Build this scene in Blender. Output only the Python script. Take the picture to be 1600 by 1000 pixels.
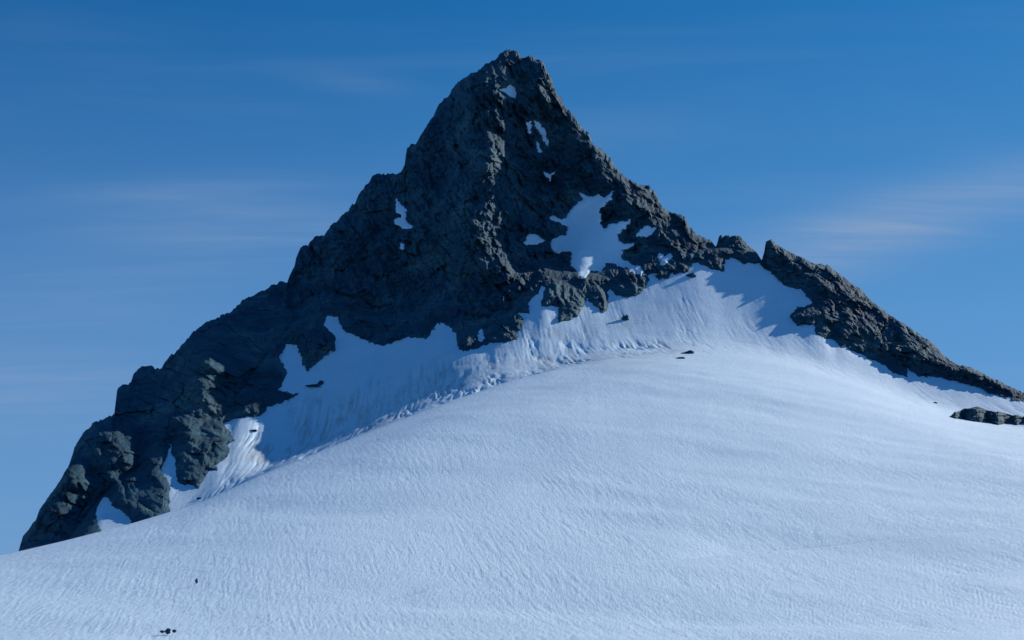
import bpy, math, random
import numpy as np

for o in list(bpy.data.objects):
    bpy.data.objects.remove(o)
scene = bpy.context.scene
COL = scene.collection
R = math.radians

# ------------------------------------------------------------------ camera
F = 2200.0                 # focal length in photo pixels (photo 1600 x 1000)
PITCH = R(14.8)
cam_d = bpy.data.cameras.new('camera')
cam_d.sensor_width = 36.0
cam_d.lens = 36.0 * F / 1600.0
cam_d.clip_start = 0.5
cam_d.clip_end = 20000.0
cam = bpy.data.objects.new('camera', cam_d)
COL.objects.link(cam)
cam.location = (0, 0, 0)
cam.rotation_euler = (math.pi / 2 + PITCH, 0, 0)
scene.camera = cam

# ------------------------------------------------------------------ light
SUN_EL = R(30.0)
SUN_AZ = R(36.0)           # degrees behind the picture plane, sun on the right
sdir = (math.cos(SUN_EL) * math.cos(SUN_AZ), math.cos(SUN_EL) * math.sin(SUN_AZ), math.sin(SUN_EL))
sun_d = bpy.data.lights.new('sun', 'SUN')
sun_d.energy = 4.5
sun_d.angle = R(0.53)
sun_d.color = (1.0, 0.965, 0.92)
sun = bpy.data.objects.new('sun', sun_d)
COL.objects.link(sun)
from mathutils import Vector
sun.rotation_euler = Vector(sdir).to_track_quat('Z', 'Y').to_euler()

world = bpy.data.worlds.new('World')
scene.world = world
world.use_nodes = True
wn, wl = world.node_tree.nodes, world.node_tree.links
wn.clear()
w_out = wn.new('ShaderNodeOutputWorld')
w_bg = wn.new('ShaderNodeBackground')
w_bg.inputs['Strength'].default_value = 0.10
wl.new(w_bg.outputs[0], w_out.inputs[0])
sky = wn.new('ShaderNodeTexSky')
sky.sky_type = 'NISHITA'
sky.sun_disc = False
sky.sun_elevation = SUN_EL
sky.sun_rotation = math.pi / 2 - SUN_AZ
sky.altitude = 2600
sky.air_density = 1.0
sky.dust_density = 0.0
sky.ozone_density = 3.0


def wnode(kind, **kw):
    n = wn.new(kind)
    for k, v in kw.items():
        setattr(n, k, v)
    return n


def wmath(op, a, b=None):
    n = wnode('ShaderNodeMath', operation=op)
    for i, q in enumerate((a, b)):
        if q is None:
            continue
        if isinstance(q, (int, float)):
            n.inputs[i].default_value = q
        else:
            wl.new(q, n.inputs[i])
    return n.outputs[0]


tint = wnode('ShaderNodeMix', data_type='RGBA', blend_type='MULTIPLY')
tint.inputs['Factor'].default_value = 1.0
tint.inputs['B'].default_value = (0.34, 0.92, 1.25, 1)
wl.new(sky.outputs[0], tint.inputs['A'])
# thin cirrus: a sheet high above, drawn out along one wind direction
tc = wnode('ShaderNodeTexCoord')
sep = wnode('ShaderNodeSeparateXYZ')
wl.new(tc.outputs['Generated'], sep.inputs[0])
az = wmath('DIVIDE', sep.outputs[0], wmath('MAXIMUM', sep.outputs[1], 0.05))
el = wmath('DIVIDE', sep.outputs[2], wmath('MAXIMUM', sep.outputs[1], 0.05))
zc = wmath('MAXIMUM', wmath('ADD', sep.outputs[2], 0.10), 0.02)
cmb = wnode('ShaderNodeCombineXYZ')
wl.new(wmath('DIVIDE', sep.outputs[0], zc), cmb.inputs[0])
wl.new(wmath('DIVIDE', sep.outputs[1], zc), cmb.inputs[1])
mp = wnode('ShaderNodeMapping')
mp.inputs['Rotation'].default_value = (0, 0, R(-14))
mp.inputs['Scale'].default_value = (0.5, 2.1, 1.0)
mp.inputs['Location'].default_value = (3.7, 1.4, 0)
wl.new(cmb.outputs[0], mp.inputs[0])
cn = wnode('ShaderNodeTexNoise')
cn.inputs['Scale'].default_value = 1.9
cn.inputs['Detail'].default_value = 7
cn.inputs['Roughness'].default_value = 0.55
cn.inputs['Distortion'].default_value = 0.6
wl.new(mp.outputs[0], cn.inputs['Vector'])
rmp = wnode('ShaderNodeMapRange')
rmp.interpolation_type = 'SMOOTHSTEP'
rmp.inputs['From Min'].default_value = 0.45
rmp.inputs['From Max'].default_value = 0.80
rmp.inputs['To Max'].default_value = 0.12
wl.new(cn.outputs[0], rmp.inputs['Value'])
# the few streaks that stand out: (azimuth tan, elevation tan, half length, half width, slope, strength)
fib = wnode('ShaderNodeTexNoise')
fib.inputs['Scale'].default_value = 2.2
fib.inputs['Detail'].default_value = 8
fib.inputs['Roughness'].default_value = 0.62
fib.inputs['Distortion'].default_value = 0.5
mpf = wnode('ShaderNodeMapping')
mpf.inputs['Rotation'].default_value = (0, 0, R(-9))
mpf.inputs['Scale'].default_value = (0.7, 5.5, 1.0)
wl.new(cmb.outputs[0], mpf.inputs[0])
wl.new(mpf.outputs[0], fib.inputs['Vector'])
fibv = wmath('MAXIMUM', wmath('ADD', wmath('MULTIPLY', fib.outputs[0], 2.6), -0.40), 0.25)
cloud = wmath('MULTIPLY', rmp.outputs[0], fibv)
for (a0, e0, hl, hw, sl, st) in ((0.33, 0.352, 0.14, 0.024, 0.24, 0.50), (0.23, 0.318, 0.10, 0.028, 0.28, 0.34),
                                 (-0.20, 0.340, 0.11, 0.028, 0.03, 0.26), (-0.27, 0.362, 0.10, 0.012, 0.05, 0.14), (-0.36, 0.215, 0.12, 0.030, 0.03, 0.34),
                                 (-0.30, 0.29, 0.14, 0.030, 0.04, 0.16), (-0.12, 0.452, 0.05, 0.010, -0.15, 0.12), (0.05, 0.41, 0.10, 0.02, 0.1, 0.10)):
    da = wmath('SUBTRACT', az, a0)
    de = wmath('SUBTRACT', wmath('SUBTRACT', el, e0), wmath('MULTIPLY', da, sl))
    qa = wmath('POWER', wmath('ABSOLUTE', wmath('DIVIDE', da, hl)), 2.0)
    qe = wmath('POWER', wmath('ABSOLUTE', wmath('DIVIDE', de, hw)), 2.0)
    g = wmath('POWER', 2.718, wmath('MULTIPLY', wmath('ADD', qa, qe), -1.0))
    cloud = wmath('ADD', cloud, wmath('MULTIPLY', wmath('MULTIPLY', g, st), fibv))
cmix = wnode('ShaderNodeMix', data_type='RGBA')
cmix.inputs['B'].default_value = (2.4, 3.6, 5.7, 1)
cmix.clamp_factor = True
wl.new(cloud, cmix.inputs['Factor'])
gam = wnode('ShaderNodeGamma')
gam.inputs['Gamma'].default_value = 1.3
wl.new(tint.outputs['Result'], gam.inputs[0])
tin2 = wnode('ShaderNodeMix', data_type='RGBA', blend_type='MULTIPLY')
tin2.inputs['Factor'].default_value = 1.0
tin2.inputs['B'].default_value = (1.15, 0.74, 0.50, 1)
wl.new(gam.outputs[0], tin2.inputs['A'])
srgb = wnode('ShaderNodeSeparateColor')
wl.new(tin2.outputs['Result'], srgb.inputs[0])
crgb = wnode('ShaderNodeCombineColor')
chan = []
for i, (sc_, ref, ex) in enumerate(((0.16, 0.37, 1.7), (1.66, 1.8, 0.82), (4.4, 4.23, 0.60))):      # slide film: deep, saturated blues
    chan.append(wmath('MULTIPLY', wmath('POWER', wmath('DIVIDE', srgb.outputs[i], ref), ex), sc_))
chan[0] = wmath('MINIMUM', chan[0], wmath('MULTIPLY', chan[1], 0.36))
for i in range(3):
    wl.new(chan[i], crgb.inputs[i])
hz = wnode('ShaderNodeMapRange')
hz.interpolation_type = 'SMOOTHSTEP'
hz.inputs['From Min'].default_value = 0.52
hz.inputs['From Max'].default_value = 0.0
hz.inputs['To Max'].default_value = 0.80
wl.new(sep.outputs[2], hz.inputs['Value'])
hzm = wnode('ShaderNodeMix', data_type='RGBA')
hzm.inputs['B'].default_value = (1.7, 3.15, 6.0, 1)
wl.new(hz.outputs[0], hzm.inputs['Factor'])
wl.new(crgb.outputs[0], hzm.inputs['A'])
wl.new(hzm.outputs['Result'], cmix.inputs['A'])
wl.new(cmix.outputs['Result'], w_bg.inputs[0])

scene.view_settings.view_transform = 'Standard'
scene.view_settings.look = 'None'
scene.view_settings.exposure = 0.0
scene.view_settings.gamma = 1.0
scene.view_settings.use_curve_mapping = False
scene.cycles.max_bounces = 5
scene.cycles.diffuse_bounces = 3

# ------------------------------------------------------------------ helpers
SP, CP, TP = math.sin(PITCH), math.cos(PITCH), math.tan(PITCH)


def pq(u, v):
    """photo pixel -> direction, as (azimuth, elevation) scaled to pixels with the pitch taken out"""
    u, v = np.asarray(u, float), np.asarray(v, float)
    c = (500 - v) / F
    den = CP - c * SP
    return 800 + (u - 800) / den, 500 - F * ((SP + c * CP) / den - TP)


def conv(pts):
    a = np.array(pts, float)
    p, q = pq(a[:, 0], a[:, 1])
    a[:, 0], a[:, 1] = p, q
    return a


def world_xyz(P, Q, Y):
    return np.stack([(P - 800) / F * Y, Y, Y * (TP + (500 - Q) / F)], -1)


def _h(ix, iy, s):
    n = (ix.astype(np.int64) * 374761393 + iy.astype(np.int64) * 668265263 + s * 2147483647 + 12345) & 0xFFFFFFFF
    n = ((n ^ (n >> 13)) * 1274126177) & 0xFFFFFFFF
    n = ((n ^ (n >> 16)) * 2246822519) & 0xFFFFFFFF
    n = n ^ (n >> 15)
    return (n & 0xFFFFFF) / float(0x1000000)


def vnoise(x, y, s=0):
    ix, iy = np.floor(x), np.floor(y)
    fx, fy = x - ix, y - iy
    fx, fy = fx * fx * fx * (fx * (fx * 6 - 15) + 10), fy * fy * fy * (fy * (fy * 6 - 15) + 10)
    a, b = _h(ix, iy, s), _h(ix + 1, iy, s)
    c, d = _h(ix, iy + 1, s), _h(ix + 1, iy + 1, s)
    return ((a + (b - a) * fx) * (1 - fy) + (c + (d - c) * fx) * fy) * 2 - 1


def fbm(x, y, s=0, o=4, g=0.5):
    t, a = np.zeros_like(x), 1.0
    for i in range(o):
        t += a * vnoise(x, y, s + i * 17)
        a *= g
        x, y = x * 2.03 + 7.1, y * 2.03 - 3.7
    return t


def facet(x, y, s=0, step=1.0, tilt=1.0):
    """broken rock: every Voronoi cell is a tilted plane at its own height"""
    ix, iy = np.floor(x), np.floor(y)
    best = np.full(x.shape, 1e9)
    out = np.zeros(x.shape)
    for dx in (-1, 0, 1):
        for dy in (-1, 0, 1):
            cx, cy = ix + dx, iy + dy
            px = cx + 0.1 + 0.8 * _h(cx, cy, s)
            py = cy + 0.1 + 0.8 * _h(cx, cy, s + 1)
            ax, ay = x - px, y - py
            d = ax * ax + ay * ay
            m = d < best
            best[m] = d[m]
            val = step * (_h(cx, cy, s + 2) - 0.5) + tilt * ((_h(cx, cy, s + 3) - 0.5) * 2 * ax + (_h(cx, cy, s + 4) - 0.5) * 2 * ay)
            out[m] = val[m]
    return out


def trinoise(x, y, s=0):
    """random heights on a jittered triangle lattice, joined by flat facets with sharp edges"""
    k = (x + y) * 0.366
    u, v = x + k, y + k
    iu, iv = np.floor(u), np.floor(v)
    fu, fv = u - iu, v - iv
    up = fu > fv
    h0, h1 = _h(iu, iv, s), _h(iu + 1, iv + 1, s)
    hm = np.where(up, _h(iu + 1, iv, s), _h(iu, iv + 1, s))
    hi, lo = np.maximum(fu, fv), np.minimum(fu, fv)
    return (h0 * (1 - hi) + hm * (hi - lo) + h1 * lo) * 2 - 1


def smooth01(x, a, b):
    t = np.clip((x - a) / (b - a), 0, 1)
    return t * t * (3 - 2 * t)


def polydist(P, Q, line, closed=False):
    """distance from points to a polyline"""
    line = np.asarray(line)[:, :2]
    if closed:
        line = np.vstack([line, line[:1]])
    sh = P.shape
    p, q = P.ravel(), Q.ravel()
    best = np.full(p.shape, 1e18)
    for (x0, y0), (x1, y1) in zip(line[:-1], line[1:]):
        dx, dy = x1 - x0, y1 - y0
        L = dx * dx + dy * dy + 1e-9
        t = np.clip(((p - x0) * dx + (q - y0) * dy) / L, 0, 1)
        d = (p - x0 - t * dx) ** 2 + (q - y0 - t * dy) ** 2
        np.minimum(best, d, out=best)
    return np.sqrt(best).reshape(sh)


def inside(P, Q, poly):
    poly = np.asarray(poly)[:, :2]
    r = np.zeros(P.shape, bool)
    n = len(poly)
    for i in range(n):
        x0, y0 = poly[i]
        x1, y1 = poly[(i + 1) % n]
        if y0 == y1:
            continue
        m = ((y0 > Q) != (y1 > Q)) & (P < (x1 - x0) * (Q - y0) / (y1 - y0) + x0)
        r ^= m
    return r


def signed(P, Q, poly):
    d = polydist(P, Q, poly, True)
    return np.where(inside(P, Q, poly), d, -d)


def tps_fit(pts):
    pts = np.asarray(pts, float)
    x = pts[:, :2] / 100.0
    n = len(x)
    d2 = ((x[:, None] - x[None]) ** 2).sum(-1)
    K = 0.5 * d2 * np.log(d2 + 1e-12)
    K += np.eye(n) * 0.02
    A = np.zeros((n + 3, n + 3))
    A[:n, :n] = K
    A[:n, n] = 1
    A[:n, n + 1:] = x
    A[n, :n] = 1
    A[n + 1:, :n] = x.T
    w = np.linalg.solve(A, np.concatenate([pts[:, 2], np.zeros(3)]))
    return x, w


def tps_eval(fit, P, Q):
    x, w = fit
    p, q = P.ravel() / 100.0, Q.ravel() / 100.0
    n = len(x)
    out = w[n] + w[n + 1] * p + w[n + 2] * q
    for i in range(n):
        d2 = (p - x[i, 0]) ** 2 + (q - x[i, 1]) ** 2
        out = out + w[i] * 0.5 * d2 * np.log(d2 + 1e-12)
    return out.reshape(P.shape)


def mesh_from(verts, faces, name, smooth=False):
    me = bpy.data.meshes.new(name)
    nv, nf = len(verts), len(faces)
    k = faces.shape[1]
    me.vertices.add(nv)
    me.vertices.foreach_set('co', np.ascontiguousarray(verts, np.float32).ravel())
    me.loops.add(nf * k)
    me.loops.foreach_set('vertex_index', np.ascontiguousarray(faces, np.int32).ravel())
    me.polygons.add(nf)
    me.polygons.foreach_set('loop_start', np.arange(nf, dtype=np.int32) * k)
    me.polygons.foreach_set('use_smooth', np.full(nf, smooth, bool))
    me.update(calc_edges=True)
    me.validate()
    return me


def compact(verts, faces):
    idx, inv = np.unique(faces, return_inverse=True)
    return verts[idx], inv.reshape(faces.shape)


def grid_faces(nr, nc):
    i = np.arange(nr * nc).reshape(nr, nc)
    return np.stack([i[:-1, :-1], i[1:, :-1], i[1:, 1:], i[:-1, 1:]], -1)


def add(name, me, mat, parent=None, **props):
    o = bpy.data.objects.new(name, me)
    COL.objects.link(o)
    if me is not None and mat is not None:
        me.materials.append(mat)
    o.parent = parent
    for k, v in props.items():
        o[k] = v
    return o


# ------------------------------------------------------------------ materials
def mat_base(name):
    m = bpy.data.materials.new(name)
    m.use_nodes = True
    n, l = m.node_tree.nodes, m.node_tree.links
    return m, n, l, n['Principled BSDF']


def noise_node(n, l, vec, scale, detail=4, rough=0.55, dist=0.0):
    t = n.new('ShaderNodeTexNoise')
    t.inputs['Scale'].default_value = scale
    t.inputs['Detail'].default_value = detail
    t.inputs['Roughness'].default_value = rough
    t.inputs['Distortion'].default_value = dist
    l.new(vec, t.inputs['Vector'])
    return t.outputs[0]


def mapping(n, l, vec, rot=(0, 0, 0), scale=(1, 1, 1)):
    m = n.new('ShaderNodeMapping')
    m.inputs['Rotation'].default_value = rot
    m.inputs['Scale'].default_value = scale
    l.new(vec, m.inputs[0])
    return m.outputs[0]


def ramp(n, l, fac, stops):
    r = n.new('ShaderNodeValToRGB')
    e = r.color_ramp.elements
    while len(e) < len(stops):
        e.new(0.5)
    for el_, (p, c) in zip(e, stops):
        el_.position = p
        el_.color = (*c, 1)
    l.new(fac, r.inputs[0])
    return r.outputs[0]


def mixc(n, l, fac, a, b, mode='MIX'):
    m = n.new('ShaderNodeMix')
    m.data_type = 'RGBA'
    m.blend_type = mode
    if isinstance(fac, float):
        m.inputs['Factor'].default_value = fac
    else:
        l.new(fac, m.inputs['Factor'])
    for q, s in ((a, 'A'), (b, 'B')):
        if isinstance(q, tuple):
            m.inputs[s].default_value = (*q, 1)
        else:
            l.new(q, m.inputs[s])
    return m.outputs['Result']


def bump(n, l, h, strength, dist, normal=None):
    b = n.new('ShaderNodeBump')
    b.inputs['Strength'].default_value = strength
    b.inputs['Distance'].default_value = dist
    l.new(h, b.inputs['Height'])
    if normal is not None:
        l.new(normal, b.inputs['Normal'])
    return b.outputs[0]


def make_rock():
    m, n, l, bs = mat_base('dark_greenschist')
    g = n.new('ShaderNodeNewGeometry').outputs['Position']
    big = noise_node(n, l, g, 0.03, 4, 0.6, 0.5)
    col = ramp(n, l, big, [(0.30, (0.008, 0.048, 0.078)), (0.52, (0.020, 0.086, 0.124)), (0.70, (0.075, 0.155, 0.170))])
    st = noise_node(n, l, mapping(n, l, g, (0.2, R(52), 0.1), (0.07, 0.12, 0.6)), 1.0, 6, 0.65, 0.8)
    col = mixc(n, l, 0.8, col, ramp(n, l, st, [(0.3, (0.45, 0.52, 0.55)), (0.52, (0.95, 0.97, 1)), (0.72, (1.45, 1.6, 1.55))]), 'MULTIPLY')
    li = noise_node(n, l, g, 0.11, 5, 0.7)
    lim = n.new('ShaderNodeMapRange')
    lim.inputs['From Min'].default_value = 0.60
    lim.inputs['From Max'].default_value = 0.74
    lim.inputs['To Max'].default_value = 0.6
    l.new(li, lim.inputs['Value'])
    col = mixc(n, l, lim.outputs[0], col, (0.050, 0.088, 0.075))
    l.new(col, bs.inputs['Base Color'])
    bs.inputs['Roughness'].default_value = 0.8
    bs.inputs['Specular IOR Level'].default_value = 0.25
    b1 = bump(n, l, noise_node(n, l, mapping(n, l, g, (0.2, R(52), 0.1), (0.35, 0.5, 1.6)), 1.0, 7, 0.7), 0.9, 0.8)
    l.new(b1, bs.inputs['Normal'])
    return m


def make_snow():
    m, n, l, bs = mat_base('old_firn_snow')
    g = n.new('ShaderNodeNewGeometry').outputs['Position']
    big = noise_node(n, l, mapping(n, l, g, (0, 0, R(12)), (0.012, 0.03, 0.03)), 1.0, 5, 0.6, 0.4)
    col = ramp(n, l, big, [(0.3, (0.62, 0.79, 0.89)), (0.6, (0.68, 0.845, 0.94)), (0.8, (0.72, 0.87, 0.955))])
    fine = noise_node(n, l, mapping(n, l, g, (0, 0, R(11)), (1.6, 0.3, 0.6)), 1.0, 5, 0.7)
    col = mixc(n, l, 0.6, col, ramp(n, l, fine, [(0.3, (0.86, 0.87, 0.89)), (0.6, (1, 1, 1))]), 'MULTIPLY')
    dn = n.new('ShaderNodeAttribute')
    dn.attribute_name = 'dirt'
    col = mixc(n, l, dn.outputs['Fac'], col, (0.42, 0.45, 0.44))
    l.new(col, bs.inputs['Base Color'])
    bs.inputs['Roughness'].default_value = 0.65
    bs.inputs['Specular IOR Level'].default_value = 0.5
    b1 = bump(n, l, noise_node(n, l, mapping(n, l, g, (0, 0, R(11)), (2.6, 0.45, 0.9)), 1.0, 5, 0.65), 0.6, 0.18)
    b2 = bump(n, l, noise_node(n, l, g, 0.7, 6, 0.75), 0.5, 0.4, b1)
    l.new(b2, bs.inputs['Normal'])
    return m


ROCK = make_rock()
SNOW = make_snow()

# ------------------------------------------------------------------ snow slope as a height field (plan: azimuth x distance)
CREST = conv([(-1400, 960, 190), (-800, 945, 200), (-300, 905, 216), (0, 868, 237), (100, 845, 252), (212, 816, 272), (310, 786, 294), (400, 745, 320),
              (500, 705, 354), (600, 665, 390), (700, 628, 427), (800, 594, 466), (870, 577, 490), (950, 564, 508), (1000, 561, 519), (1100, 562, 526),
              (1200, 574, 532), (1300, 600, 518), (1400, 634, 492), (1500, 668, 465), (1600, 690, 440), (1800, 720, 410), (2400, 760, 380), (3200, 800, 360)])
# rows below (+) or above (-) the dome edge, right behind it and at the back of the flat floor of the wind scoop
DIP = np.array([(-1400, 30), (0, 22), (300, 14), (420, 9), (760, 7), (870, -1), (1000, -6), (1100, -9), (1200, -13), (1300, -10), (1400, -8), (1600, -8), (3200, -6)], float)
DV = np.array([(-1400, 34), (0, 30), (250, 20), (360, 2), (450, -12), (560, -17), (660, -18), (760, -15), (870, -12), (1000, -18), (1100, -26), (1200, -36), (1300, -28), (1400, -20), (1600, -22), (3200, -15)], float)
ENV = conv([(-1400, 1010, 330), (-800, 990, 350), (-300, 950, 390), (0, 900, 440), (100, 850, 490), (160, 772, 525), (267, 686, 560), (360, 640, 592), (447, 532, 655),
            (512, 490, 680), (600, 515, 668), (690, 498, 658), (760, 512, 645), (850, 440, 672), (950, 446, 684), (1010, 425, 697), (1085, 406, 708), (1140, 399, 718),
            (1190, 407, 714), (1230, 437, 698), (1265, 456, 686), (1300, 515, 649), (1340, 538, 636), (1400, 570, 614), (1500, 588, 594), (1600, 620, 564),
            (1800, 690, 505), (2400, 735, 490), (3200, 770, 480)])


def lerp_s(x, xp, fp, w):
    """linear interpolation, smoothed over +-w"""
    t = np.zeros_like(x)
    k = np.linspace(-1, 1, 9)
    g = 1 - k * k + 0.05
    for a, b in zip(k, g):
        t += b * np.interp(x + a * w, xp, fp)
    return t / g.sum()


def elev(Q):
    return TP + (500 - Q) / F


def knots(P):
    """profile of the snow along each azimuth: distance Y against elevation E = z / Y"""
    qc = lerp_s(P, CREST[:, 0], CREST[:, 1], 22 + 100 * smooth01(P, 950, 1150))
    yc = lerp_s(P, CREST[:, 0], CREST[:, 2], 60 + 90 * smooth01(P, 950, 1150))
    dv = lerp_s(P, DV[:, 0], DV[:, 1], 50 + 100 * smooth01(P, 950, 1150))
    qe, ye = lerp_s(P, ENV[:, 0], ENV[:, 1], 9), lerp_s(P, ENV[:, 0], ENV[:, 2], 30)
    o = np.ones_like(P)
    q1 = pq(800, 1000)[1]
    e1 = elev(q1)
    ec = elev(qc)
    Y = [2.0 * o, 5 * o, 10 * o, 20 * o, 40 * o, 80 * o, 150 * o]
    E = [-0.85 * o, -0.34 * o, -0.165 * o, -0.075 * o, -0.03 * o, 0.004 * o, e1 * o]
    # the slope below takes its shape from a smoother run of the same edge
    wd = 120 + 60 * smooth01(P, 950, 1150)
    ycw = lerp_s(P, CREST[:, 0], CREST[:, 2], wd)
    ecw = elev(lerp_s(P, CREST[:, 0], CREST[:, 1], wd))
    y2 = 150 + 0.45 * (ycw - 150)
    e2 = e1 + 0.61 * (ecw - e1)
    y3 = np.minimum(150 + 0.84 * (ycw - 150), yc - 12)
    e3 = np.minimum(e1 + 0.945 * (ecw - e1), ec - 0.0015)
    dp = lerp_s(P, DIP[:, 0], DIP[:, 1], 50 + 100 * smooth01(P, 950, 1150))
    Y += [y2, y3, yc, yc + 25, 0.5 * (yc + 66 + ye - 118 + np.sqrt((yc + 66 - ye + 118) ** 2 + 40.0 ** 2)) - 4, ye]
    E += [e2, e3, ec, elev(qc + dp), elev(qc + dv), elev(qe)]
    return np.stack(Y, -1), np.stack(E, -1)


def pchip_slopes(x, y):
    h = np.diff(x, axis=-1)
    d = np.diff(y, axis=-1) / h
    m = np.zeros_like(y)
    w1 = 2 * h[:, 1:] + h[:, :-1]
    w2 = h[:, 1:] + 2 * h[:, :-1]
    ok = d[:, 1:] * d[:, :-1] > 0
    with np.errstate(divide='ignore', invalid='ignore'):
        hm = (w1 + w2) / (w1 / d[:, :-1] + w2 / d[:, 1:])
    m[:, 1:-1] = np.where(ok, hm, 0)
    m[:, 0], m[:, -1] = d[:, 0], d[:, -1]
    return m


def pchip_eval(x, y, m, seg, t):
    """value inside segment seg at parameter t (arrays ncol x nt)"""
    x0, x1 = x[:, seg:seg + 1], x[:, seg + 1:seg + 2]
    y0, y1 = y[:, seg:seg + 1], y[:, seg + 1:seg + 2]
    m0, m1 = m[:, seg:seg + 1], m[:, seg + 1:seg + 2]
    h = x1 - x0
    t2, t3 = t * t, t * t * t
    return x0 + t * h, (2 * t3 - 3 * t2 + 1) * y0 + (t3 - 2 * t2 + t) * h * m0 + (-2 * t3 + 3 * t2) * y1 + (t3 - t2) * h * m1


def snow_profile(P, counts):
    X, E = knots(P)
    m = pchip_slopes(X, E)
    ys, es = [], []
    for s, c in enumerate(counts):
        t = np.linspace(0, 1, c, endpoint=False)[None, :]
        a, b = pchip_eval(X, E, m, s, t)
        ys.append(a * np.ones_like(b))
        es.append(b)
    ys.append(X[:, -1:])
    es.append(E[:, -1:])
    return np.concatenate(ys, 1), np.concatenate(es, 1)


def snow_depth(P, Q):
    """distance of the upper snow (hollow and back slope, carried on up under the rock) for columns P (n,) and rows Q (n,m)"""
    Ys, Es = snow_profile(P, [1] * 9 + [12, 24, 60])
    out = np.zeros_like(Q)
    E = elev(Q)
    for i in range(len(P)):
        k0 = 9 + int(np.argmin(Es[i, 9:46]))
        e, y = np.maximum.accumulate(Es[i, k0:]), Ys[i, k0:]
        e2 = e[-1] + 0.12
        y2 = y[-1] * (1 - e[-1]) / (1 - e2)
        out[i] = np.interp(E[i], np.append(e, e2), np.append(y, y2))
    return out


def snow_any(P, Q):
    """distance of the visible snow below the crest, for loose stones"""
    P = np.atleast_1d(float(P))
    Ys, Es = snow_profile(P, [1] * 6 + [60, 60, 60, 12, 30, 60])
    k = int(np.argmax(Es[0] >= elev(Q)))
    if k == 0:
        return Ys[0, -1]
    t = (elev(Q) - Es[0, k - 1]) / (Es[0, k] - Es[0, k - 1])
    return Ys[0, k - 1] + t * (Ys[0, k] - Ys[0, k - 1])


CREASE = conv([(700, 912), (800, 899), (1000, 880), (1100, 870), (1210, 857), (1300, 850), (1400, 842), (1560, 828), (1700, 815)])
CREASE2 = conv([(420, 948), (520, 936), (600, 927), (690, 915), (760, 905)])


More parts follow.
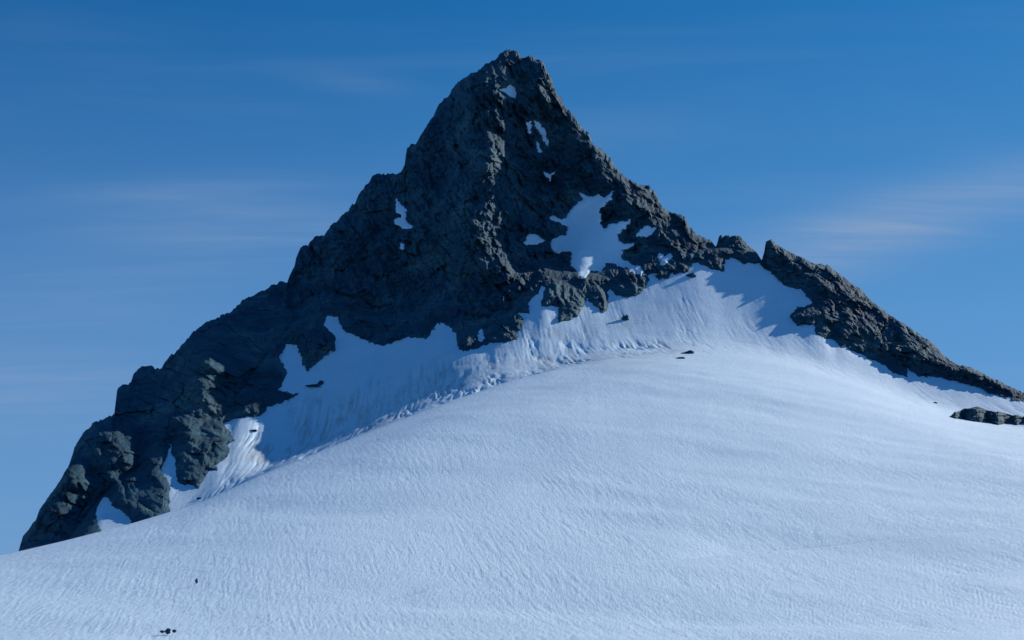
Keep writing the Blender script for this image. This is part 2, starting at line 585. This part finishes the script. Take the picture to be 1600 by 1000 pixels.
def build_snow():
    fine = np.arange(-120, 1740, 1.7)
    P = np.concatenate([np.linspace(-1350, -124, 90), fine, np.linspace(1744, 3150, 90)])
    Y, E = snow_profile(P, [4, 4, 4, 4, 6, 26, 140, 110, 80, 16, 50, 150])
    Pg = P[:, None] * np.ones_like(Y)
    x, z = (Pg - 800) / F * Y, E * Y
    Q = 500 - F * (E - TP)
    qc = lerp_s(P, CREST[:, 0], CREST[:, 1], 22)[:, None]
    yc = lerp_s(P, CREST[:, 0], CREST[:, 2], 60)[:, None]
    far = smooth01(Y - yc, 6, 40)
    # broad swells, kept off the skyline of the dome
    sw = smooth01(np.abs(Y - yc), 0, 60) * smooth01(Y, 30, 150)
    z = z + 0.7 * fbm(x / 70, Y / 45, 3, 3) * sw * (1 - 0.75 * far) + 0.10 * fbm(x / 16, Y / 14, 5, 3) * sw
    # meltwater runnels down the fall line
    s = x + 0.19 * Y
    lo = (0.6 + 0.5 * vnoise(s / 8, Y / 13, 31)) * (0.40 + 0.60 * smooth01(Pg, 150, 1000))
    wob = 0.16 * vnoise(s / 2, Y / 7, 41)
    r0 = 1 - np.abs(vnoise((s + wob) / 0.29, Y / 4.0, 10))
    r1 = 1 - np.abs(vnoise((s + wob) / 0.52, Y / 6.5, 11))
    r2 = 1 - np.abs(vnoise((s + wob) / 1.7, Y / 13.0, 12))
    fade = smooth01(Y, 60, 130) * (1 - 0.35 * smooth01(Y, 260, 420)) * (1 - far)
    z = z - fade * lo * (0.045 * r0 ** 2 + 0.075 * r1 ** 3 + 0.035 * r2 ** 4)
    # flutes of the wind scoop and the slope under the rock
    s2 = x + 0.05 * Y
    w2 = 0.55 * fbm(s2 / 9, Y / 16, 51, 2)
    sc = smooth01(Pg, 300, 400) * (1 - smooth01(Pg, 1020, 1130))
    qe_ = lerp_s(P, ENV[:, 0], ENV[:, 1], 30)[:, None]
    low = np.clip((Q - qe_) / np.maximum(qc - qe_, 10), 0, 1)
    amp = far * smooth01(Y - yc, 8, 75) * (0.35 + 1.3 * smooth01(fbm(x / 8, Y / 30, 68, 3), -0.6, 0.8)) * (0.08 + sc * (0.10 + 0.36 * smooth01(low, 0.3, 0.8)) * (0.6 + 0.6 * vnoise(x / 14, Y / 20, 65)))
    f1 = 1 - np.abs(vnoise((s2 + w2) / 1.5, Y / 26, 61))
    f2 = 1 - np.abs(vnoise((s2 + 2 * w2) / 5.2, Y / 18, 62))
    f3 = 1 - np.abs(vnoise((s2 + w2) / 0.8, Y / 11, 63))
    z = z - amp * (0.75 * f1 ** 2 + 0.8 * f2 ** 2 + 0.5 * f3 ** 2)
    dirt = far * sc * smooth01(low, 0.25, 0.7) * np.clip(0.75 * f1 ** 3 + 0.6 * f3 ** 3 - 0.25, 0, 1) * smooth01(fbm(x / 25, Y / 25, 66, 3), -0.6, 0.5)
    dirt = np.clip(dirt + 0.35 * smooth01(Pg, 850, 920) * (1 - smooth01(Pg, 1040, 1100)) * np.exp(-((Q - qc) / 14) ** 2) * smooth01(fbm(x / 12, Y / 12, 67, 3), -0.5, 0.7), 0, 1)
    # the two faint bergschrund lines low on the slope
    for line, c0, w0, dep in ((CREASE, 1205, 300, 1.15), (CREASE2, 640, 150, 0.45)):
        ql = np.interp(Pg, line[:, 0], line[:, 1]) + 1.6 * vnoise(Pg / 40, Pg * 0, 71)
        d = ql - Q                        # >0 above the line
        on = smooth01(Pg, line[0, 0], line[0, 0] + 160) * (1 - smooth01(Pg, line[-1, 0] - 160, line[-1, 0]))
        k = dep * (0.22 + 0.78 * np.exp(-((Pg - c0) / w0 * 2.2) ** 2)) * on * (1 + 0.2 * vnoise(Pg / 70, Pg * 0, 72))
        z = z - np.where(d > -1.5, k * smooth01(d, -1.5, 1.5) * np.exp(-np.clip(d, 0, None) / 9), 0)
    # tail: the sheet dives under the rock
    V = np.stack([x, Y, z], -1)
    last = V[:, -1]
    tail = []
    for k, (dy, dz) in enumerate(((5, 2.0), (9, -2), (14, -14), (30, -50), (60, -110))):
        t = last.copy()
        t[:, 1] += dy
        t[:, 0] *= 1 + dy / last[:, 1]
        t[:, 2] += dz
        tail.append(t[:, None])
    V = np.concatenate([V] + tail, 1)
    nr, nc = V.shape[:2]
    f = grid_faces(nr, nc).reshape(-1, 4)[:, ::-1]
    me = mesh_from(V.reshape(-1, 3), f, 'snowfield', True)
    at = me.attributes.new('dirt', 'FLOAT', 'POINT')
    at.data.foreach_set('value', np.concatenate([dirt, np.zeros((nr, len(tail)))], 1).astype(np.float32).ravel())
    return add('snowfield', me, SNOW, kind='structure', label='broad domed snowfield rising to the foot of the rock peak', category='snowfield')


# ------------------------------------------------------------------ rock: skyline and foot, traced as ridges seen from the slope
SKY = [(18, 905), (29, 860), (36, 834), (56, 815), (61, 795), (80, 771), (95, 748), (109, 723), (119, 693), (131, 674), (150, 659), (163, 655), (180, 645), (181.5, 628),
       (182.5, 611), (186, 603), (204, 600), (208, 587), (217, 576), (229, 571), (241, 575), (253, 574), (257, 564), (272, 553), (282, 540), (300, 521), (315, 510),
       (330, 501), (345, 492), (362, 487), (372, 474), (385, 465), (400, 460), (420, 451), (423, 445), (442, 439), (449, 440), (452, 431), (460, 419), (462, 405),
       (469, 387), (482, 380), (492, 370), (507, 367), (515, 356), (535, 337), (555, 317), (560, 302), (575, 286), (585, 272), (595, 270), (607, 272), (622, 272),
       (629, 265), (633, 257), (634.5, 236), (641, 225), (649, 225), (662, 202), (677, 182), (686, 165), (700, 150), (712, 132), (727, 121), (750, 107), (775, 92),
       (782, 82), (794, 77), (807, 81), (815, 87), (826, 87), (846, 95), (857, 112), (865, 135), (870, 147), (877, 150), (882, 165), (897, 180), (905, 195), (920, 207),
       (927, 225), (942, 235), (955, 252), (970, 270), (983, 280), (997, 287), (1015, 291), (1025, 302), (1032, 320), (1050, 331), (1070, 338), (1076, 356), (1090, 366),
       (1107, 373), (1120, 383), (1124, 369), (1130, 366), (1141, 370), (1148, 367), (1155, 370), (1171, 382), (1183, 396), (1190, 406), (1194, 393), (1197, 377), (1206, 373),
       (1213, 382), (1232, 393), (1253, 402), (1274, 413), (1293, 414), (1306, 424), (1330, 442), (1344, 451), (1365, 473), (1386, 489), (1400, 498), (1421, 512),
       (1446, 529), (1454, 533), (1470, 550), (1491, 568), (1519, 575), (1547, 589), (1575, 603), (1600, 613), (1680, 648), (1760, 690)]
FOOT = [(18, 906), (120, 890), (150, 865), (155, 829), (149.6, 808), (155, 785), (161, 777), (167, 776), (177, 791), (195, 803), (212, 817), (216, 850), (262, 840), (267, 802),
        (265, 761), (251, 732), (258, 712), (267, 689), (273, 715), (282, 757), (297, 759), (311, 764), (321, 747), (326, 737), (340, 734), (336, 725), (353, 713),
        (362, 686), (350, 662), (367, 654), (404, 650), (419, 633), (440, 630), (467, 614), (434, 611), (447, 586), (437, 558), (447, 536), (464, 539), (472, 567),
        (481, 581), (494, 567), (525, 545), (523, 527), (506, 511), (512, 494), (528, 495), (537, 514), (565, 531), (597, 539), (619, 534), (639, 527), (669, 528),
        (683, 503), (695, 505), (712, 520), (717, 545), (728, 547), (759, 539), (806, 531), (806, 520), (819, 503), (808, 489), (826, 491), (827, 472), (838, 462), (848, 446),
        (852, 448), (846, 470), (847, 480), (870, 477), (872, 506), (900, 497), (910, 485), (917, 466), (930, 477), (940, 490), (950, 485), (950, 455), (957, 450),
        (965, 462), (977, 465), (1000, 459), (1013, 443), (1011, 430), (1025, 427), (1030, 437), (1040, 436), (1045, 431), (1052, 427), (1072, 426), (1085, 410),
        (1100, 412), (1110, 420), (1130, 424), (1133, 405), (1144, 402), (1162, 412), (1186, 412), (1193, 417), (1204, 423), (1228, 445), (1260, 454), (1263, 465),
        (1272, 468), (1269, 477), (1246, 482), (1234, 494), (1246, 508), (1274, 505), (1277, 521), (1302, 529), (1316, 542), (1337, 547), (1361, 561), (1386, 571),
        (1400, 584), (1417, 589), (1416, 577), (1435, 587), (1474, 591), (1502, 596), (1540, 610), (1575, 622), (1600, 629), (1680, 665), (1760, 705)]
SKYC, FOOTC = conv(SKY), conv(FOOT)
ROCKPOLY = np.vstack([SKYC, FOOTC[::-1]])

# snow lying on the rock: outline in the photograph, label
PATCHES = [
    ([(905, 301), (920, 310), (936, 304), (943, 310), (961, 298), (950, 315), (938, 327), (938, 347), (941, 357), (962, 350), (985, 342), (977, 355), (965, 367),
      (970, 380), (992, 379), (990, 384), (971, 391), (971, 405), (985, 411), (999, 418), (1010, 430), (998, 428), (974, 417), (962, 412), (945, 412), (939, 425), (922, 422), (910, 436), (892, 415),
      (894, 393), (868, 396), (860, 377), (885, 367), (888, 354), (878, 350), (861, 344), (862, 338), (875, 343), (886, 342), (890, 332), (900, 320), (910, 314)],
     'large branching snow patch in the gully of the right flank'),
    ([(620, 309), (624, 320), (634, 327), (633, 345), (645, 354), (632, 357), (616, 345), (627, 337), (620, 327)], 'crooked narrow snow patch alone on the dark left face'),
    ([(784, 141), (798, 134), (804, 138), (806, 153), (797, 150)], 'small triangular snow patch just below the summit'),
    ([(822, 192), (831, 189), (830, 200), (827, 210)], 'small wedge of snow left of a long sliver below the summit'),
    ([(837, 188), (843, 195), (850, 203), (855, 226), (849, 218), (844, 204), (838, 200)], 'long thin sliver of snow high on the right flank'),
    ([(838, 220), (842, 224), (846, 236), (842, 237)], 'tiny streak of snow under the long sliver'),
    ([(851, 269), (858, 273), (866, 269), (860, 279), (857, 283)], 'small forked snow patch midway down the right flank'),
    ([(820, 381), (825, 369), (838, 367), (850, 377), (838, 381), (828, 380)], 'small snow ledge left of the large branching patch'),
    ([(993, 369), (1000, 360), (1010, 352), (1014, 357), (1026, 356), (1018, 365), (1003, 371)], 'snow patch on the right of the large branching patch'),
    ([(1027, 404), (1030, 397), (1038, 399), (1050, 397), (1050, 405), (1040, 408), (1034, 413)], 'small snow ledge low on the right shoulder'),
    ([(746, 525), (751, 513), (758, 527), (750, 533)], 'small snow pocket in the foot of the central rib'),
    ([(626, 381), (630, 384), (631, 389), (628, 388)], 'tiny dot of snow under the crooked patch'),
]
PATCHC = [(conv(p), lab) for p, lab in PATCHES]

# ribs, gullies and faces: (u, v, distance)
BODY = [(795, 78, 790), (848, 96, 790), (900, 185, 778), (960, 258, 765), (1020, 296, 758), (1072, 340, 746), (1118, 382, 736),
        (765, 120, 764), (810, 130, 784), (845, 160, 782),
        (700, 150, 792), (635, 240, 790), (590, 275, 788), (500, 370, 770), (455, 430, 755), (400, 462, 735), (300, 520, 690), (230, 574, 655), (184, 610, 625),
        (115, 715, 545), (60, 805, 515), (30, 858, 500),
        (768, 180, 750), (765, 250, 728), (765, 330, 706), (775, 420, 675), (790, 480, 650), (735, 520, 630),
        (803, 200, 772), (810, 300, 750), (830, 390, 722), (850, 430, 704),
        (700, 260, 757), (650, 350, 742), (600, 400, 735), (550, 460, 714), (660, 460, 700), (700, 400, 710), (560, 500, 695), (500, 470, 722), (640, 300, 768),
        (830, 230, 774), (850, 270, 766), (880, 310, 755), (912, 340, 744), (906, 402, 705), (905, 430, 692), (870, 450, 690),
        (935, 230, 762), (960, 310, 744), (1000, 340, 739), (1040, 380, 727), (965, 375, 728), (995, 375, 731), (990, 440, 697), (930, 450, 694),
        (880, 480, 668),
        (430, 500, 700), (400, 560, 630), (420, 600, 622), (330, 560, 600), (308, 590, 584), (345, 592, 598), (370, 630, 594), (280, 600, 610), (250, 640, 590), (240, 690, 570),
        (285, 680, 548), (330, 690, 561), (350, 690, 573), (295, 730, 543), (175, 680, 549), (195, 720, 533), (240, 770, 534), (255, 755, 545), (185, 765, 518),
        (115, 740, 512), (95, 800, 500), (140, 790, 518), (152, 740, 535), (210, 640, 600),
        (1206, 375, 720), (1260, 408, 700), (1300, 425, 691), (1400, 505, 644), (1500, 572, 603), (1600, 614, 569), (1700, 655, 530), (1140, 370, 727), (1180, 396, 722),
        (1300, 480, 664), (1400, 550, 614)]


def build_rock():
    du = 1.6
    P = np.arange(SKYC[0, 0] + 0.5, SKYC[-1, 0] - 0.5, du)
    rough = 1.5 * fbm(P / 9, P * 0, 81, 4, 0.65) + 3.0 * facet(P / 9.0, P * 0 + 0.5, 85, 1.0, 0.9) + 1.8 * facet(P / 4.2, P * 0 + 0.5, 88, 1.0, 0.6)
    rough *= 1 - 0.6 * smooth01(P, 1195, 1230)
    top = np.interp(P, SKYC[:, 0], SKYC[:, 1]) + rough
    # lowest rock in each column
    qs = np.arange(60, 960, 2.0)
    ins = inside(P[:, None] * np.ones((1, len(qs))), np.ones((len(P), 1)) * qs[None], ROCKPOLY)
    bot = np.where(ins.any(1), qs[len(qs) - 1 - np.argmax(ins[:, ::-1], 1)], top + 4)
    w = 30
    pad = np.pad(bot, w, mode='edge')
    bot = np.max(np.stack([pad[i:i + len(bot)] for i in range(2 * w + 1)]), 0) + 10
    for _ in range(2):
        pad = np.pad(bot, 14, mode='edge')
        bot = np.mean(np.stack([pad[i:i + len(bot)] for i in range(29)]), 0)
    bot = np.maximum(bot, top + 10)
    NR = 330
    t = np.linspace(0, 1, NR)
    pad = np.pad(top, 12, mode='edge')
    ts = np.mean(np.stack([pad[i:i + len(top)] for i in range(25)]), 0)
    Q = ts[:, None] + (bot - ts)[:, None] * t[None]
    Q = Q + (top - ts)[:, None] * np.exp(-(Q - ts[:, None]) / 45.0)
    Pg = P[:, None] * np.ones_like(Q)
    # wander of the snow line
    jx = 2.2 * fbm(Pg / 11, Q / 11, 91, 3, 0.6) + 2.0 * facet(Pg / 6, Q / 6, 93, 1.0, 0.5)
    jy = 2.2 * fbm(Pg / 11, Q / 11, 95, 3, 0.6) + 2.0 * facet(Pg / 6, Q / 6, 97, 1.0, 0.5)
    ds = np.where(inside(Pg + jx, Q + jy, np.vstack([SKYC - [0, 30, 0][:SKYC.shape[1]], FOOTC[::-1]])), 1, -1) * polydist(Pg + jx, Q + jy, FOOTC)
    Ts = snow_depth(P, Q)
    # body of the mountain
    ctrl = [tuple(r) for r in conv(BODY)]
    fp = FOOTC[8:-1:3]
    fT = snow_depth(fp[:, 0], fp[:, 1][:, None])[:, 0]
    for (a, b), y in zip(fp[:, :2], fT):
        ctrl.append((a, b - 6, y - 3))
    T = tps_eval(tps_fit(ctrl), Pg, Q)
    near = Ts - 0.26 * ds
    qenv = lerp_s(P, ENV[:, 0], ENV[:, 1], 9)[:, None]
    wgt = smooth01(ds, 6, 46)
    T = T * wgt + near * (1 - wgt)
    Tsm = T.copy()
    # crags
    wx = 3 * fbm(Pg / 50, Q / 50, 101, 4)
    wy = 3 * fbm(Pg / 50, Q / 50, 111, 4)
    det = np.zeros_like(T)
    fine = np.zeros_like(T)
    wl_ = 1 - smooth01(P, 330, 480)
    wr_ = smooth01(P, 1100, 1200)
    for ang, wt, off in ((R(30), wl_, 0), (R(60), 1 - wl_ - wr_, 40), (R(38), wr_, 80)):
        c = np.nonzero(wt > 0)[0]
        c0, c1 = c[0], c[-1] + 1
        x, y = Pg[c0:c1] + wx[c0:c1], Q[c0:c1] + wy[c0:c1]
        al, ac = x * math.cos(ang) + y * math.sin(ang), -x * math.sin(ang) + y * math.cos(ang)
        w_ = wt[c0:c1, None]
        for sc, st, am, am2, sd in ((95, 2.0, 7.0, 2.5, 121), (46, 1.8, 5.0, 2.6, 131), (23, 1.8, 3.6, 2.2, 141), (11.5, 1.7, 2.5, 1.5, 151), (5.8, 1.5, 1.6, 0.9, 161), (3.2, 1.3, 0.8, 0.4, 165)):
            if off == 0:                       # the left buttresses break into larger, cleaner slabs
                k_ = 0.5 if sc < 12 else 1.15
                am, am2 = am * k_, am2 * k_ * 0.7
            fd = w_ * (am * trinoise(al / (sc * st), ac / sc, sd + off) * 0.8 + am2 * facet(al / (sc * st * 0.8) + 3.3, ac / (sc * 0.8), sd + off + 7, 1.0, 0.8))
            det[c0:c1] += fd
            if sc < 30:
                fine[c0:c1] += fd
    det *= 1.15 + 0.45 * np.exp(-((Pg - 800 - 0.12 * (Q - 300)) / 60) ** 2) * smooth01(Q, 80, 130)
    det += 0.8 * fbm(Pg / 20, Q / 20, 171, 5, 0.6)
    m = smooth01(ds, 0, 26)
    psd = np.full(T.shape, -99.0)
    px, py = 2.4 * fbm(Pg / 7, Q / 7, 191, 3, 0.65), 2.4 * fbm(Pg / 7, Q / 7, 195, 3, 0.65)
    for poly, lab in PATCHC:
        lo, hi = poly[:, 0].min() - 25, poly[:, 0].max() + 25
        c0, c1 = np.searchsorted(P, lo), np.searchsorted(P, hi)
        sg = signed(Pg[c0:c1] + px[c0:c1], Q[c0:c1] + py[c0:c1], poly)
        psd[c0:c1] = np.maximum(psd[c0:c1], sg)
    pm = smooth01(psd, -10, 2)
    T = T + det * (0.25 + 0.75 * m) * (1 - 0.92 * pm)
    T = np.where(ds > 0, np.minimum(T, Ts - 0.5 - 0.10 * np.minimum(ds, 20) - np.clip(2.6 + fine, 0, None) * smooth01(ds, 0, 9) + 60 * smooth01(qenv - Q, 8, 45)), np.maximum(T, Ts + 0.3 * np.minimum(-ds, 12)))
    Tp = T.copy()                                   # what the snow patches lie on
    T = T + 1.2 * smooth01(psd, -2, 2)
    # the crest rolls away from us
    dtop = Q - np.minimum(top, ts + 3)[:, None]
    hgt = np.minimum((bot - top)[:, None] / 60.0, 1)
    T = T + 9.0 * hgt * np.exp(-dtop / 7.0)
    V = world_xyz(Pg, Q, T)
    # far side
    back = []
    yt = T[:, 0]
    zt = V[:, 0, 2]
    for k in range(26, 0, -1):
        d = 1.2 * k ** 1.45
        yy = yt + d
        zz = zt - d * (1.15 + 0.35 * vnoise(P / 30, np.full_like(P, k / 4.0), 201)) - 0.8 * (1 + vnoise(P / 7, np.full_like(P, k * 0.7), 205))
        back.append(np.stack([(P - 800) / F * yy, yy, zz], -1)[:, None])
    nb = len(back)
    V = np.concatenate(back + [V], 1)
    nc, nr = V.shape[:2]
    fc = grid_faces(nc, nr)[..., ::-1]
    # keep only what stands out of the snow
    dsf = np.concatenate([np.full((nc, nb), 99.0), ds], 1)
    mx = np.maximum(np.maximum(dsf[:-1, :-1], dsf[1:, :-1]), np.maximum(dsf[:-1, 1:], dsf[1:, 1:]))
    keep = mx > -9
    # parts: every face belongs to one of the masses one can tell apart
    Pf = np.concatenate([np.repeat(P[:, None], nb, 1), Pg], 1)[:-1, :-1]
    Qf = np.concatenate([np.repeat(top[:, None], nb, 1), Q], 1)[:-1, :-1]
    jf = 5 * fbm(Pf / 15, Qf / 15, 211, 3)
    part = np.full(Pf.shape, 0)
    REG = [
        (1, [(300, 300), (455, 425), (470, 480), (452, 560), (445, 640), (360, 655), (270, 700), (180, 700), (100, 600)]),
        (2, [(0, 560), (150, 650), (172, 690), (160, 776), (152, 910), (0, 940)]),
        (3, [(160, 650), (215, 688), (248, 722), (274, 770), (275, 890), (152, 890), (160, 776), (172, 690)]),
        (4, [(268, 642), (352, 656), (372, 690), (345, 790), (275, 780), (258, 690)]),
        (5, [(292, 552), (390, 538), (436, 560), (432, 640), (350, 655), (285, 625)]),
        (6, [(740, 40), (870, 60), (880, 150), (830, 175), (770, 165), (735, 125)]),
        (7, [(735, 125), (770, 165), (812, 172), (818, 300), (835, 380), (862, 440), (872, 530), (700, 570), (715, 400), (740, 260)]),
        (8, [(862, 440), (905, 436), (950, 412), (1012, 430), (1020, 450), (960, 500), (872, 530)]),
        (9, [(812, 172), (830, 175), (880, 150), (960, 230), (1119.5, 360), (1119.5, 450), (1016, 460), (1012, 430), (950, 412), (905, 436), (862, 440), (835, 380), (818, 300)]),
        (10, [(1119.5, 330), (1190, 330), (1190, 460), (1119.5, 460)]),
        (11, [(1190, 330), (1800, 330), (1800, 800), (1190, 800)]),
    ]
    for pid, poly in REG:
        pc = conv(poly)
        jj = 0 if pid in (10, 11) else jf
        part[inside(Pf + jj, Qf + jj * 0.6, pc)] = pid
    part[Pf > pq(1190, 406)[0]] = 11
    part[(Pf <= pq(1190, 406)[0]) & (Pf > pq(1120, 383)[0])] = 10
    Vf = V.reshape(-1, 3)
    base = Vector((float(np.interp(760, P, (P - 800) / F * 650)), 640.0, 150.0))
    peak = bpy.data.objects.new('mountain_peak', None)
    COL.objects.link(peak)
    peak.location = base
    peak['label'] = 'dark craggy rock pyramid standing over the snowfield'
    peak['category'] = 'mountain'
    peak['kind'] = 'structure'
    names = {0: ('rock_face', 'wide shaded rock face left of the central rib'), 1: ('ridge', 'stepped ridge running down to the left'),
             2: ('buttress', 'leftmost sunlit buttress behind the dome edge'), 3: ('buttress', 'rounded buttress between two snow notches'),
             4: ('buttress', 'pointed buttress beside the narrow snow gully'), 5: ('buttress', 'streaky lit slab below the left ridge'),
             6: ('summit_block', 'blunt summit block'), 7: ('rib', 'central rib with pale lit facets'), 8: ('crag', 'low crags under the large snow patch'),
             9: ('rock_flank', 'right flank with snow patches')}
    for pid in range(12):
        f = fc[keep & (part == pid)]
        if not len(f):
            continue
        vv, ff = compact(Vf, f)
        if pid < 10:
            me = mesh_from(vv - np.array(base), ff, names[pid][0], False)
            add(names[pid][0], me, ROCK, peak, label=names[pid][1])
        elif pid == 10:
            add('rock_pinnacle', mesh_from(vv, ff, 'rock_pinnacle'), ROCK, label='small notched rock tower between the peak and the right ridge', category='rock tower')
        else:
            add('rock_ridge', mesh_from(vv, ff, 'rock_ridge'), ROCK, label='long dark rock ridge falling to the right edge', category='rock ridge')
    # snow patches
    for poly, lab in PATCHC:
        lo, hi = poly[:, 0].min() - 8, poly[:, 0].max() + 8
        q0, q1 = poly[:, 1].min() - 8, poly[:, 1].max() + 8
        c0, c1 = np.searchsorted(P, lo), np.searchsorted(P, hi)
        nq = int((q1 - q0) / 1.5) + 2
        qq = np.linspace(q0, q1, nq)
        pg = P[c0:c1, None] * np.ones((1, nq))
        qg = np.ones((c1 - c0, 1)) * qq[None]
        tt = np.stack([np.interp(qq, Q[c], Tp[c]) for c in range(c0, c1)])
        jx = 2.4 * fbm(pg / 7, qg / 7, 191, 3, 0.65)
        jy = 2.4 * fbm(pg / 7, qg / 7, 195, 3, 0.65)
        sg = signed(pg + jx, qg + jy, poly)
        tt = tt - 0.5 * smooth01(sg, -1.5, 3) + 1.4 * smooth01(-sg, 0, 2.5)
        v = world_xyz(pg, qg, tt).reshape(-1, 3)
        f = grid_faces(c1 - c0, nq)[..., ::-1]
        mx = np.maximum(np.maximum(sg[:-1, :-1], sg[1:, :-1]), np.maximum(sg[:-1, 1:], sg[1:, 1:]))
        vv, ff = compact(v, f[mx > -1.2])
        add('snow_patch', mesh_from(vv, ff, 'snow_patch', True), SNOW, label=lab, category='snow patch', group='snow patches on the rock peak')


# ------------------------------------------------------------------ loose rocks in the snow
def ico(sub):
    import bmesh
    bm = bmesh.new()
    bmesh.ops.create_icosphere(bm, subdivisions=sub, radius=1.0)
    v = np.array([p.co[:] for p in bm.verts])
    f = np.array([[q.index for q in fa.verts] for fa in bm.faces])
    bm.free()
    return v, f


def boulder(name, u, v, wpx, hpx, seed, label, cat='rock', dpx=None, tilt=0.0, sub=4, group=None):
    P, Q = (float(t) for t in pq(u, v))
    Y = snow_any(P, Q) if v > 640 or u > 1000 else float(snow_depth(np.array([P]), np.array([[Q]]))[0, 0])
    s = Y / F
    rx, rz = wpx * s / 2, hpx * s / 2
    ry = (dpx or wpx * 0.7) * s / 2
    vs, fs = ico(sub)
    n = facet(vs[:, 0] * 2.2 + vs[:, 1] * 0.9 + seed, vs[:, 2] * 2.2 - vs[:, 1] * 1.1, seed, 0.5, 0.5)
    n2 = facet(vs[:, 0] * 5 + vs[:, 1] * 2 + seed, vs[:, 2] * 5 - vs[:, 1] * 2.5, seed + 7, 0.3, 0.3)
    vs = vs * (1 + 0.85 * n + 0.75 * n2)[:, None] * np.array([rx, ry, rz])
    ct, st = math.cos(tilt), math.sin(tilt)
    vs = np.stack([vs[:, 0] * ct - vs[:, 2] * st, vs[:, 1], vs[:, 0] * st + vs[:, 2] * ct], -1)
    o = add(name, mesh_from(vs, fs, name), ROCK, label=label, category=cat)
    o.location = world_xyz(P, Q, Y)
    if group:
        o['group'] = group
    return o


def build_outcrop():
    top = conv([(1484, 650), (1492, 644), (1509, 638), (1526, 635), (1540, 640), (1560, 643), (1575, 647), (1600, 651), (1640, 652), (1690, 662)])
    bot = conv([(1484, 651), (1500, 655), (1523, 659), (1558, 664), (1600, 663), (1640, 666), (1690, 663)])
    P = np.arange(top[0, 0], top[-1, 0], 1.2)
    a = np.interp(P, top[:, 0], top[:, 1]) + 1.2 * fbm(P / 7, P * 0, 301, 3)
    b = np.maximum(np.interp(P, bot[:, 0], bot[:, 1]) + 1.0 * fbm(P / 8, P * 0, 305, 3), a + 1)
    yb = np.array([snow_any(p, q) for p, q in zip(P[::8], b[::8])])
    yb = np.interp(P, P[::8], yb)
    n = 26
    t = np.linspace(0, 1, n)
    Q = a[:, None] + (b - a)[:, None] * t[None]
    Pg = P[:, None] * np.ones_like(Q)
    T = yb[:, None] + 3.2 * (1 - t)[None] ** 1.6 + 1.6 * facet(Pg / 16, Q / 7, 311) + 0.7 * facet(Pg / 7, Q / 4, 315)
    V = world_xyz(Pg, Q, T)
    low = V[:, -1:].copy()
    low[..., 2] -= 2.0
    low[..., 1] += 1.0
    bk = []
    for k in (6, 5, 4, 3, 2, 1):
        w = V[:, :1].copy()
        w[..., 1] += 1.6 * k
        w[..., 0] *= 1 + 1.6 * k / w[..., 1]
        w[..., 2] -= 0.06 * k * k - 0.35 * k * np.minimum((b - a) / 20, 1)[:, None] * 0.4
        bk.append(w)
    V = np.concatenate(bk + [V, low], 1)
    f = grid_faces(*V.shape[:2]).reshape(-1, 4)[:, ::-1]
    add('rock_outcrop', mesh_from(V.reshape(-1, 3), f, 'rock_outcrop'), ROCK, label='low flat dark rock outcrop in the snow at the right edge', category='rock outcrop')


build_snow()
build_rock()
build_outcrop()
LOOSE = 'loose rocks showing through the snow'
boulder('boulder', 1080, 432, 14, 10, 3, 'round dark boulder in the snow under the right shoulder', group=LOOSE)
boulder('boulder', 1030, 433, 12, 9, 5, 'small dark rock between the low crags and the right shoulder', group=LOOSE)
boulder('boulder', 977, 499, 11, 13, 9, 'dark rock poking from the furrowed snow under the crags', group=LOOSE)
boulder('boulder', 1074, 552, 19, 6, 12, 'flat dark rock slab above a smaller one in open snow', tilt=0.18, group=LOOSE)
boulder('boulder', 1062, 560, 13, 4, 15, 'low dark stone just under the flat slab', tilt=0.1, group=LOOSE)
boulder('boulder', 488, 603, 22, 5, 18, 'long flat rock in the shaded hollow below the left face', tilt=0.1, group=LOOSE)
boulder('boulder', 501, 599, 8, 8, 19, 'upright stone at the end of the long flat rock', group=LOOSE)
boulder('boulder', 311, 780, 7, 6, 21, 'small stone on the dome edge below the pointed buttress', group=LOOSE)
boulder('boulder', 397, 673, 9, 4, 22, 'small flat stone in sunlit snow by the left buttresses', group=LOOSE)
boulder('boulder', 1461, 630, 6, 4, 24, 'small stone in the snow left of the low outcrop', group=LOOSE)
boulder('stone', 307, 908, 4, 7, 31, 'single small upright stone on the lower left slope', 'stone', sub=3, group=LOOSE)
boulder('stone', 254, 987, 8, 4, 33, 'left stone of the three at the bottom left', 'stone', sub=3, group=LOOSE)
boulder('stone', 263, 986, 7, 8, 35, 'middle and tallest stone of the three at the bottom left', 'stone', sub=3, group=LOOSE)
boulder('stone', 272, 986, 6, 5, 37, 'right stone of the three at the bottom left', 'stone', sub=3, group=LOOSE)
